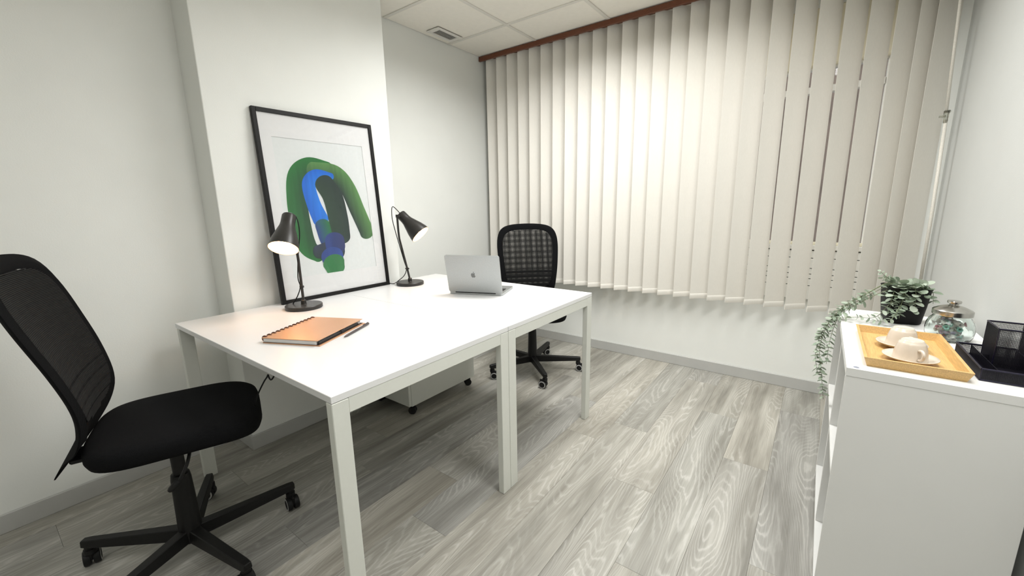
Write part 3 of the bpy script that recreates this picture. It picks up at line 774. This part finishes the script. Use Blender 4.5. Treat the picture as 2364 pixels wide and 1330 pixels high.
one('trackpad', M_alu, lap, lambda b: prism(b, [(x, y + 0.175) for x, y in rrect(0.13, 0.07, 0.006)], 0.0135, 0.0138))
LM = Matrix.Translation((0, 0.004, 0.0140)) @ Matrix.Rotation(radians(13), 4, 'X')      # lid leans towards the camera side
def lidfn(b):
    prism(b, rrect(LW, LDp, 0.011), -0.0028, 0.0028, mtx=LM @ Matrix.Translation((0, 0, LDp / 2)) @ Matrix.Rotation(pi / 2, 4, 'X'))
lid = one('lid', M_alu, lap, lidfn)
one('screen', M_screen, lid, lambda b: prism(b, rrect(LW - 0.008, LDp - 0.008, 0.008), -0.0034, -0.0028, mtx=LM @ Matrix.Translation((0, 0, LDp / 2)) @ Matrix.Rotation(pi / 2, 4, 'X')))
def emblem(b):
    R = Matrix.Translation((0, 0, 0)); MM = LM @ Matrix.Translation((0, 0, LDp / 2 - 0.004)) @ Matrix.Rotation(pi / 2, 4, 'X')
    s = 0.0125
    body = [(0.0, 0.72), (0.18, 0.80), (0.42, 0.86), (0.68, 0.80), (0.88, 0.62), (0.70, 0.44), (0.62, 0.16), (0.68, -0.14), (0.86, -0.36), (0.98, -0.42), (0.86, -0.72), (0.66, -1.02), (0.44, -1.18), (0.22, -1.12), (0.0, -1.05), (-0.22, -1.12), (-0.44, -1.18), (-0.70, -0.98), (-0.92, -0.58), (-1.02, -0.12), (-0.98, 0.28), (-0.82, 0.62), (-0.58, 0.81), (-0.34, 0.85), (-0.14, 0.78)]
    prism(b, [(x * s, y * s) for x, y in body], 0.0028, 0.0032, mtx=MM)
    leaf = [(0.02, 0.92), (0.0, 1.14), (0.12, 1.36), (0.30, 1.50), (0.44, 1.54), (0.42, 1.30), (0.28, 1.08), (0.12, 0.96)]
    prism(b, [(x * s, y * s) for x, y in leaf], 0.0028, 0.0032, mtx=MM)
one('lid_emblem', M_logo, lid, emblem)
one('hinge', M_key, lap, lambda b: tube(b, [(-0.115, 0.004, 0.0125), (0.115, 0.004, 0.0125)], 0.0042, 10))

# ------------------------------------------------------------------ notebook and pen
nx = V((0.216, 0.100, 0)).normalized(); nrz = math.atan2(nx.y, nx.x)
nb = thing('notebook', 'copper coloured spiral notebook lying on the near desk below the first lamp', 'notebook', (0.630, 0.095, TH), nrz)
NW, NL = 0.232, 0.285
one('back_cover', M_copper, nb, lambda b: box(b, 0.008, NW + 0.010, -0.002, NL + 0.004, 0.0, 0.0030, 0.001))
one('pages', M_pages, nb, lambda b: box(b, 0.010, NW - 0.008, 0.002, NL - 0.004, 0.0042, 0.0170))
one('front_cover', M_copper, nb, lambda b: box(b, 0.006, NW, -0.001, NL + 0.002, 0.0180, 0.0204, 0.0009))
for i in range(13):
    y = 0.012 + i * (NL - 0.024) / 12
    def coil(b):
        pts = [(0.0085 + 0.0105 * cos(a), y, 0.0130 + 0.0090 * sin(a)) for a in [2 * pi * k / 18 for k in range(19)]]
        b2 = tube(b, pts, 0.0034, 7, cap=False)
    one('coil', M_coil, nb, coil, smooth=True)
one('divider', mat('dark_divider', (0.05, 0.025, 0.02), 0.7, noise=0.1), nb, lambda b: box(b, 0.010, NW + 0.002, 0, NL, 0.0031, 0.0041))
def el(b):
    box(b, NW - 0.007, NW + 0.002, 0.006, NL - 0.03, 0.0045, 0.0135, 0.002); box(b, NW - 0.006, NW + 0.005, 0.135, 0.160, 0.005, 0.0165, 0.002)
one('elastic_band', M_elastic, nb, el)
pn = thing('pen', 'slim dark grey pen lying on the desk at the open edge of the copper notebook', 'pen', (0.80, 0.37, TH))
pa, pb_ = V((-0.046, 0.088, 0.0052)), V((0.036, -0.074, 0.0052))
pd_ = (pb_ - pa).normalized()
one('barrel', M_pen, pn, lambda b: tube(b, [pa, pa + pd_ * 0.004, pa + pd_ * 0.10, pb_ - pd_ * 0.02, pb_], [0.003, 0.0045, 0.0048, 0.0042, 0.0012], 12), smooth=True)
one('clip', M_pen, pn, lambda b: tube(b, [pa + pd_ * 0.004 + V((0, 0, 0.006)), pa + pd_ * 0.045 + V((0, 0, 0.0062))], 0.0012, 6))

# thin cable hanging under the near desk
def ucab(b): tube(b, catmull([(0.900, 0.022, 0.709), (0.883, 0.020, 0.688), (0.868, 0.018, 0.676), (0.856, 0.018, 0.679), (0.850, 0.018, 0.688), (0.840, 0.018, 0.678), (0.815, 0.016, 0.655), (0.76, 0.015, 0.60), (0.71, 0.02, 0.55), (0.66, 0.03, 0.50)], 6), 0.0025, 6)
uc = one('power_cable', M_blackpl, None, ucab, smooth=True); tag(uc, 'thin black wiggly cable hanging below the near desk edge behind the chair seat', 'cable')

# ------------------------------------------------------------------ open shelf unit by the right wall
KX0, KX1, KY0, KY1, KH = 2.306, 2.660, 0.846, 1.616, 0.770
kb_ = thing('shelf_unit', 'low white open shelf unit standing against the right wall', 'shelf', ((KX0 + KX1) / 2, (KY0 + KY1) / 2, 0))
cx, cy = (KX0 + KX1) / 2, (KY0 + KY1) / 2; hx, hy = (KX1 - KX0) / 2, (KY1 - KY0) / 2
T = 0.016
kt = one('top_board', M_cab, kb_, lambda b: box(b, -hx, hx, -hy, hy, KH - 0.024, KH, 0.0012))
for sx, sy in ((-1, -1), (-1, 1), (1, -1), (1, 1)):
    one('cam_cap', M_cap, kt, lambda b: lathe(b, [(0, 0), (0.0065, 0), (0.006, 0.0008), (0, 0.0008)], 16, Matrix.Translation((sx * (hx - 0.020), sy * (hy - 0.012), KH))))
one('end_panel', M_cab, kb_, lambda b: box(b, -hx, hx, -hy + 0.0008, -hy + T, 0, KH - 0.024, 0.001))
fe = one('end_panel', M_cab, kb_, lambda b: box(b, -hx, hx, hy - T, hy, 0, KH - 0.024, 0.001))
for dz in (0.085, 0.105):
    one('peg_hole', M_hole, fe, lambda b: lathe(b, [(0, 0), (0.0028, 0), (0.0028, 0.0004), (0, 0.0004)], 10, Matrix.Translation((-hx + 0.03, hy - T, dz)) @ Matrix.Rotation(pi / 2, 4, 'X')))
dvy = 1.205 - cy
one('divider', M_cab, kb_, lambda b: box(b, -hx + 0.002, hx - 0.006, dvy - T / 2, dvy + T / 2, 0.058, KH - 0.024, 0.001))
one('bottom_board', M_cab, kb_, lambda b: box(b, -hx, hx - 0.006, -hy + T, hy - T, 0.040, 0.058, 0.001))
one('shelf', M_cab, kb_, lambda b: box(b, -hx + 0.002, hx - 0.006, -hy + T, dvy - T / 2, 0.425, 0.441, 0.001))
one('shelf', M_cab, kb_, lambda b: box(b, -hx + 0.002, hx - 0.006, dvy + T / 2, hy - T, 0.425, 0.441, 0.001))
one('back_panel', M_cab, kb_, lambda b: box(b, hx - 0.006, hx - 0.001, -hy + T, hy - T, 0.04, KH - 0.024))

# ------------------------------------------------------------------ tray, cups, saucers
ty = thing('wooden_tray', 'rectangular light wooden tray with flared rim on the white shelf unit', 'tray', (2.441, 1.062, KH))
tw, tl, th_ = 0.092, 0.176, 0.026
one('tray_bottom', M_bamboo, ty, lambda b: box(b, -tw + 0.002, tw - 0.002, -tl + 0.002, tl - 0.002, 0, 0.005, 0.001))
fl, tk = 0.009, 0.007
def side(ax, s):
    def f(b):
        if ax == 0:
            P = [(s * tw, -tl, 0), (s * tw, tl, 0), (s * (tw + fl), tl + fl, th_), (s * (tw + fl), -tl - fl, th_)]; q = V((-s * tk, 0, 0)); sh = [V((0, tk, 0)), V((0, -tk, 0)), V((0, -tk, 0)), V((0, tk, 0))]
        else:
            P = [(-tw, s * tl, 0), (tw, s * tl, 0), (tw + fl, s * (tl + fl), th_), (-tw - fl, s * (tl + fl), th_)]; q = V((0, -s * tk, 0)); sh = [V((tk, 0, 0)), V((-tk, 0, 0)), V((-tk, 0, 0)), V((tk, 0, 0))]
        a = [b.verts.new(p) for p in P]; c = [b.verts.new(V(p) + q + h) for p, h in zip(P, sh)]
        b.faces.new(a); b.faces.new(c[::-1])
        for i in range(4): b.faces.new((a[i], a[(i + 1) % 4], c[(i + 1) % 4], c[i]))
    return f
for ax in (0, 1):
    for s in (-1, 1): one('tray_side', M_bamboo, ty, side(ax, s))
def saucer(x, y, label):
    s = thing('saucer', label, 'saucer', (x, y, KH + 0.0052), 0, 'cream saucers on the tray')
    one('plate', M_cup, s, lambda b: lathe(b, [(0, 0.002), (0.022, 0.002), (0.024, 0.0), (0.028, 0.0), (0.030, 0.003), (0.045, 0.009), (0.056, 0.0155), (0.0575, 0.0165), (0.0565, 0.018), (0.045, 0.0125), (0.032, 0.0068), (0.024, 0.0055), (0, 0.0055)], 44), smooth=True)
def cup(x, y, rz, label):
    c = thing('coffee_cup', label, 'cup', (x, y, KH + 0.0052 + 0.0075), rz, 'upturned cream cups')
    prof = [(0.0355, 0.0), (0.0365, 0.001), (0.0362, 0.004), (0.0345, 0.018), (0.0320, 0.032), (0.0285, 0.044), (0.0265, 0.0485), (0.0235, 0.0505), (0.0225, 0.0545), (0.0205, 0.0555), (0.0185, 0.0535), (0.0, 0.0525)]
    inn = [(0.0355, 0.0), (0.0335, 0.002), (0.0315, 0.018), (0.028, 0.034), (0.022, 0.045), (0.0, 0.049)]
    one('bowl', M_cup, c, lambda b: (lathe(b, prof, 40), lathe(b, inn, 40)), smooth=True)
    one('handle', M_cup, c, lambda b: tube(b, catmull([(0.0325, 0, 0.034), (0.044, 0, 0.036), (0.052, 0, 0.029), (0.051, 0, 0.019), (0.044, 0, 0.012), (0.0355, 0, 0.010)], 5), 0.0038, 8), smooth=True)
saucer(2.440, 0.966, 'cream saucer nearer the camera on the wooden tray'); cup(2.440, 0.966, radians(-70), 'cream cup upside down on the nearer saucer on the wooden tray')
saucer(2.437, 1.096, 'cream saucer farther from the camera on the wooden tray'); cup(2.437, 1.096, radians(-70), 'cream cup upside down on the farther saucer, beside the glass jar')

# ------------------------------------------------------------------ glass jar with wrapped sweets
jr = thing('glass_jar', 'round ribbed glass jar with a steel lid on the white shelf unit', 'jar', (2.568, 1.300, KH))
jr.scale = (0.93, 0.93, 0.96)
jo = [(0, 0.0005), (0.046, 0.0005), (0.053, 0.004), (0.0585, 0.018), (0.0605, 0.034), (0.0590, 0.052), (0.0545, 0.066), (0.0465, 0.076), (0.0435, 0.081), (0.0435, 0.088)]
ji = [(0.0405, 0.088), (0.0405, 0.081), (0.0435, 0.075), (0.0515, 0.064), (0.0560, 0.051), (0.0575, 0.034), (0.0555, 0.019), (0.050, 0.008), (0.044, 0.0055), (0, 0.0055)]
def jarfn(b):
    lathe(b, jo + ji, 48)
    for v in b.verts:
        rr = math.hypot(v.co.x, v.co.y)
        if rr > 0.045 and 0.012 < v.co.z < 0.07:
            a = math.atan2(v.co.y, v.co.x); k = 1 + 0.012 * cos(12 * a); v.co.x *= k; v.co.y *= k
one('jar_body', M_jar, jr, jarfn, smooth=True)
ld = one('lid', M_lid, jr, lambda b: lathe(b, [(0.0455, 0.083), (0.049, 0.083), (0.0495, 0.085), (0.0495, 0.098), (0.0470, 0.1005), (0.030, 0.1095), (0.016, 0.1140), (0.011, 0.1155), (0.011, 0.119), (0.0165, 0.1215), (0.0175, 0.126), (0.0160, 0.1295), (0.010, 0.1305), (0, 0.131)], 44), smooth=True, autos=35)
sc = [('pale_wrapper', (0.74, 0.76, 0.72)), ('mint_wrapper', (0.36, 0.64, 0.56)), ('pink_wrapper', (0.72, 0.36, 0.40)), ('silver_wrapper', (0.66, 0.64, 0.60)), ('tan_wrapper', (0.62, 0.52, 0.40)), ('violet_wrapper', (0.45, 0.40, 0.52))]
def m_wrap(nm, c): return mat(nm, c, 0.35, noise=0.25, nscale=160)
random.seed(21)
wraps = []
for i in range(30):
    lev = i // 6; a = random.uniform(0, 2 * pi); rr = random.uniform(0.0, 0.024)
    wraps.append((rr * cos(a), rr * sin(a), 0.013 + lev * 0.0105 + random.uniform(0, 0.003), random.uniform(0, pi), random.uniform(-0.45, 0.45)))
names = {'pale_wrapper': 'pale', 'mint_wrapper': 'mint green', 'pink_wrapper': 'pink', 'silver_wrapper': 'silver', 'tan_wrapper': 'tan', 'violet_wrapper': 'violet'}
for i, (x, y, z, a, e) in enumerate(wraps):
    nm, c = sc[[0, 3, 1, 2, 3, 0, 4, 1, 3, 5][i % 10]]
    def cand(b):
        lathe(b, [(0.0070, -0.024), (0.0020, -0.018), (0.0060, -0.014), (0.0066, 0.0), (0.0060, 0.014), (0.0020, 0.018), (0.0070, 0.024)], 10, Matrix.Rotation(pi / 2, 4, 'Y'))
    o = one('wrapped_sweet', m_wrap(nm, c), None, cand, smooth=True)
    o.location = (2.568 + x * 0.9, 1.300 + y * 0.9, KH + z); o.rotation_euler = (0, e, a)
    tag(o, 'small %s wrapped sweet among the sweets inside the glass jar' % names[nm], 'sweet', 'wrapped sweets in the %s wrappers in the jar' % names[nm])

# ------------------------------------------------------------------ black wire-mesh desk organiser
og = thing('desk_organizer', 'black wire mesh desk organiser at the right wall on the shelf unit', 'organizer', (2.56, 0.918, KH))
def grid_wall(b, o, u, v, nu, nv, r=0.0005):
    o, u, v = V(o), V(u), V(v)
    nrm = u.cross(v).normalized()
    def bar(p, q, side):
        s = side.normalized() * r; t = nrm * r
        A = [b.verts.new(p + s * i + t * j) for i, j in ((-1, -1), (1, -1), (1, 1), (-1, 1))]; B = [b.verts.new(q + s * i + t * j) for i, j in ((-1, -1), (1, -1), (1, 1), (-1, 1))]
        for k in range(4): b.faces.new((A[k], A[(k + 1) % 4], B[(k + 1) % 4], B[k]))
    for i in range(nu + 1): bar(o + u * (i / nu), o + u * (i / nu) + v, u)
    for j in range(nv + 1): bar(o + v * (j / nv), o + v * (j / nv) + u, v)
P_ = 0.0026
def wall_part(name, o, u, v, rim=True):
    nu, nv = max(2, int(V(u).length / P_)), max(2, int(V(v).length / P_))
    wp = one(name, M_wiremesh, og, lambda b: grid_wall(b, o, u, v, nu, nv, 0.00033 if 'holder' in name else 0.00055))
    return wp
OW, OD, OH = 0.112, 0.238, 0.030
wall_part('mesh_side', (0, 0, 0.003), (0, OD, 0), (0, 0, OH - 0.003)); wall_part('mesh_side', (OW, 0, 0.003), (0, OD, 0), (0, 0, OH - 0.003))
wall_part('mesh_end', (0, 0, 0.003), (OW, 0, 0), (0, 0, OH - 0.003)); wall_part('mesh_end', (0, OD, 0.003), (OW, 0, 0), (0, 0, OH - 0.003))
one('mesh_bottom', M_wiremesh, og, lambda b: (grid_wall(b, (0, 0, 0.003), (OW, 0, 0), (0, OD, 0), 40, 90, 0.00085)))
wall_part('mesh_divider', (0.030, 0, 0.003), (0, OD, 0), (0, 0, OH - 0.006)); wall_part('mesh_divider', (0.030, OD - 0.085, 0.003), (OW - 0.03, 0, 0), (0, 0, OH - 0.006))
x0, x1, y0, y1, hz = 0.046, OW, 0.126, 0.222, 0.105
for o, u in (((x0, y0), (x1 - x0, 0)), ((x0, y1), (x1 - x0, 0)), ((x0, y0), (0, y1 - y0)), ((x1 - 0.001, y0), (0, y1 - y0))):
    wall_part('mesh_holder_side', (o[0], o[1], 0.004), (u[0], u[1], 0), (0, 0, hz - 0.004))
def rims(b):
    for z, pts in ((OH, [(0, 0), (OW, 0), (OW, OD), (0, OD), (0, 0)]), (0.0022, [(0, 0), (OW, 0), (OW, OD), (0, OD), (0, 0)]), (hz, [(x0, y0), (x1, y0), (x1, y1), (x0, y1), (x0, y0)])):
        for a, c in zip(pts, pts[1:]): tube(b, [(a[0], a[1], z), (c[0], c[1], z)], 0.0021, 8)
    for x, y, h in ((0, 0, OH), (0, OD, OH), (OW, 0, OH), (OW, OD, OH), (x0, y0, hz), (x0, y1, hz), (x1, y0, hz), (x1, y1, hz)): tube(b, [(x, y, 0.0022), (x, y, h)], 0.0012, 6)
one('wire_rim', M_rimblue, og, rims, smooth=True, autos=60)

# ------------------------------------------------------------------ trailing plant
px, py = 2.478, 1.485
pl = thing('potted_plant', 'trailing eucalyptus plant in a black pot at the window end of the shelf unit', 'plant', (px, py, KH))
def potfn(b):
    def ring(w, z, r): return [b.verts.new((x, y, z)) for x, y in rrect(w, w, r, 6)]
    R = [ring(0.088, 0.0, 0.022), ring(0.096, 0.004, 0.026), ring(0.108, 0.066, 0.026), ring(0.116, 0.124, 0.024), ring(0.119, 0.126, 0.024), ring(0.119, 0.1295, 0.024), ring(0.112, 0.1295, 0.022), ring(0.104, 0.104, 0.022)]
    for A, B in zip(R, R[1:]):
        n = len(A)
        for k in range(n): b.faces.new((A[k], A[(k + 1) % n], B[(k + 1) % n], B[k]))
    b.faces.new(R[0][::-1])
pot = one('pot', M_pot, pl, potfn, smooth=True, autos=50)
pot.rotation_euler = (0, 0, radians(12))
one('soil', M_soil, pl, lambda b: prism(b, rrect(0.102, 0.102, 0.022), 0.096, 0.108)).rotation_euler = (0, 0, radians(12))
def leaf_mesh(w, l):
    b = BM(); n = 10
    base = b.verts.new((0, 0, 0)); mid = b.verts.new((l * 0.5, 0, -0.10 * w))
    ring = []
    for k in range(n):
        a = pi - 2 * pi * (k + 0.5) / n; x = l * (0.5 + 0.5 * cos(a)) ; y = w / 2 * sin(a)
        ring.append(b.verts.new((x, y, 0.10 * w * abs(sin(a)) - 0.10 * l * (x / l) ** 2)))
    for k in range(n - 1): b.faces.new((mid, ring[k], ring[k + 1]))
    b.faces.new((mid, base, ring[0])); b.faces.new((mid, ring[-1], base))
    return b
LM_ = []
for w_, l_ in ((0.017, 0.019), (0.020, 0.022), (0.009, 0.017), (0.012, 0.020)):
    o = link_mesh('leaf_source', leaf_mesh(w_, l_), M_leaf, smooth=True); LM_.append(o.data); bpy.data.objects.remove(o)
random.seed(5)
def stem(pts, kinds, step=0.014, r=0.0013, sc=1.0, start=0.15, end_sc=0.6):
    P = catmull(pts, 10)
    st = one('stem', M_stem, pl, lambda b: tube(b, P, [r * (1 - 0.5 * i / (len(P) - 1)) for i in range(len(P))], 5), smooth=True)
    L = sum((b - a).length for a, b in zip(P, P[1:])); acc = 0; nxt = L * start; flip = 0
    for a, b in zip(P, P[1:]):
        d = b - a
        while acc + d.length >= nxt and d.length > 0:
            q = a + d * ((nxt - acc) / d.length); t = nxt / L
            dn = d.normalized(); s1 = dn.cross(V((0, 0, 1)))
            if s1.length < 0.1: s1 = dn.cross(V((1, 0, 0)))
            s1.normalize(); s2 = dn.cross(s1)
            rot = radians(90) * (flip % 2) + random.uniform(-0.5, 0.5)
            for sg in (1, -1):
                side_ = (s1 * cos(rot) + s2 * sin(rot)) * sg
                xd = (side_ + dn * random.uniform(0.15, 0.7) + V((random.uniform(-.2, .2), random.uniform(-.2, .2), random.uniform(-.2, .2)))).normalized()
                zd = (dn * -0.6 + V((0, 0, 1)) * 0.5 + V((0.1, -0.35, 0.2)) + V((random.uniform(-.5, .5), random.uniform(-.5, .5), random.uniform(-.3, .3))))
                zd = (zd - xd * zd.dot(xd)).normalized(); yd = zd.cross(xd)
                k = sc * random.uniform(0.8, 1.15) * (1 + (end_sc - 1) * t)
                o = bpy.data.objects.new('leaf', LM_[random.choice(kinds)]); COL.objects.link(o); o.parent = st
                o.matrix_local = Matrix.Translation(q) @ Matrix(((xd.x, yd.x, zd.x, 0), (xd.y, yd.y, zd.y, 0), (xd.z, yd.z, zd.z, 0), (0, 0, 0, 1))) @ Matrix.Scale(k, 4)
            flip += 1; nxt += step * random.uniform(0.8, 1.2)
        acc += d.length
def W(x, y, z): return (x - px, y - py, z - KH)
T0 = [W(px - 0.03, py - 0.02, KH + 0.115), W(px - 0.02, py + 0.01, KH + 0.115), W(px, py - 0.03, KH + 0.115), W(px + 0.02, py, KH + 0.115)]
# long stems over the left edge of the unit
stem([T0[0], W(2.425, 1.45, 0.912), W(2.365, 1.42, 0.868), W(2.310, 1.40, 0.820), W(2.270, 1.385, 0.745), W(2.256, 1.375, 0.66), W(2.272, 1.37, 0.56), W(2.288, 1.365, 0.46)], [2, 3, 3], 0.0125, 0.0015, 1.25, 0.2, 0.8)
stem([T0[1], W(2.425, 1.47, 0.905), W(2.362, 1.44, 0.858), W(2.300, 1.41, 0.800), W(2.258, 1.39, 0.715), W(2.246, 1.38, 0.63), W(2.262, 1.375, 0.55)], [2, 3], 0.0125, 0.0014, 1.25, 0.2, 0.85)
stem([T0[0], W(2.415, 1.44, 0.88), W(2.355, 1.41, 0.838), W(2.302, 1.385, 0.785), W(2.284, 1.375, 0.70), W(2.282, 1.37, 0.60)], [2, 3], 0.013, 0.0013, 1.2, 0.25, 0.85)
stem([T0[1], W(2.435, 1.48, 0.90), W(2.38, 1.46, 0.860), W(2.322, 1.42, 0.815), W(2.280, 1.40, 0.765), W(2.250, 1.385, 0.700)], [2, 3], 0.013, 0.0013, 1.15, 0.25, 0.85)
# stems lying low along the top
stem([T0[2], W(2.435, 1.41, 0.845), W(2.40, 1.385, 0.797), W(2.35, 1.37, 0.792), W(2.300, 1.36, 0.786)], [2, 3], 0.017, 0.0012, 1.0, 0.3, 0.95)
stem([T0[2], W(2.46, 1.40, 0.84), W(2.44, 1.375, 0.797), W(2.41, 1.37, 0.788), W(2.385, 1.368, 0.785)], [2, 3, 1], 0.015, 0.0012, 0.95, 0.3, 0.9)
# upright tuft at the left rim
stem([T0[1], W(2.440, 1.485, 0.915), W(2.418, 1.475, 0.932), W(2.400, 1.465, 0.950)], [0, 0, 2], 0.0085, 0.0012, 0.95, 0.2, 0.6)
stem([T0[1], W(2.445, 1.475, 0.912), W(2.422, 1.455, 0.928), W(2.400, 1.44, 0.928)], [0, 0], 0.0085, 0.0012, 1.0, 0.2, 0.6)
# round leaves over the pot
for ang, out, drop, sc_ in ((-100, 0.070, 0.030, 1.35), (-75, 0.080, 0.07, 1.25), (-120, 0.085, 0.09, 1.2), (-60, 0.065, 0.015, 1.35), (-90, 0.055, -0.005, 1.4), (-40, 0.070, 0.03, 1.2), (-145, 0.070, 0.035, 1.2), (-15, 0.075, 0.05, 1.15), (-100, 0.084, 0.10, 1.15), (60, 0.045, -0.012, 1.2), (150, 0.045, -0.010, 1.2), (-5, 0.04, -0.01, 1.2)):
    a = radians(ang); ca_, sa_ = cos(a), sin(a)
    stem([(0.015 * ca_, 0.015 * sa_, 0.112), (0.04 * ca_, 0.04 * sa_, 0.143), (out * ca_ * 0.9, out * sa_ * 0.9, 0.139 - drop * 0.35), (out * ca_, out * sa_, 0.128 - drop)], [0, 1, 1], 0.0145, 0.0013, sc_, 0.3, 0.9)
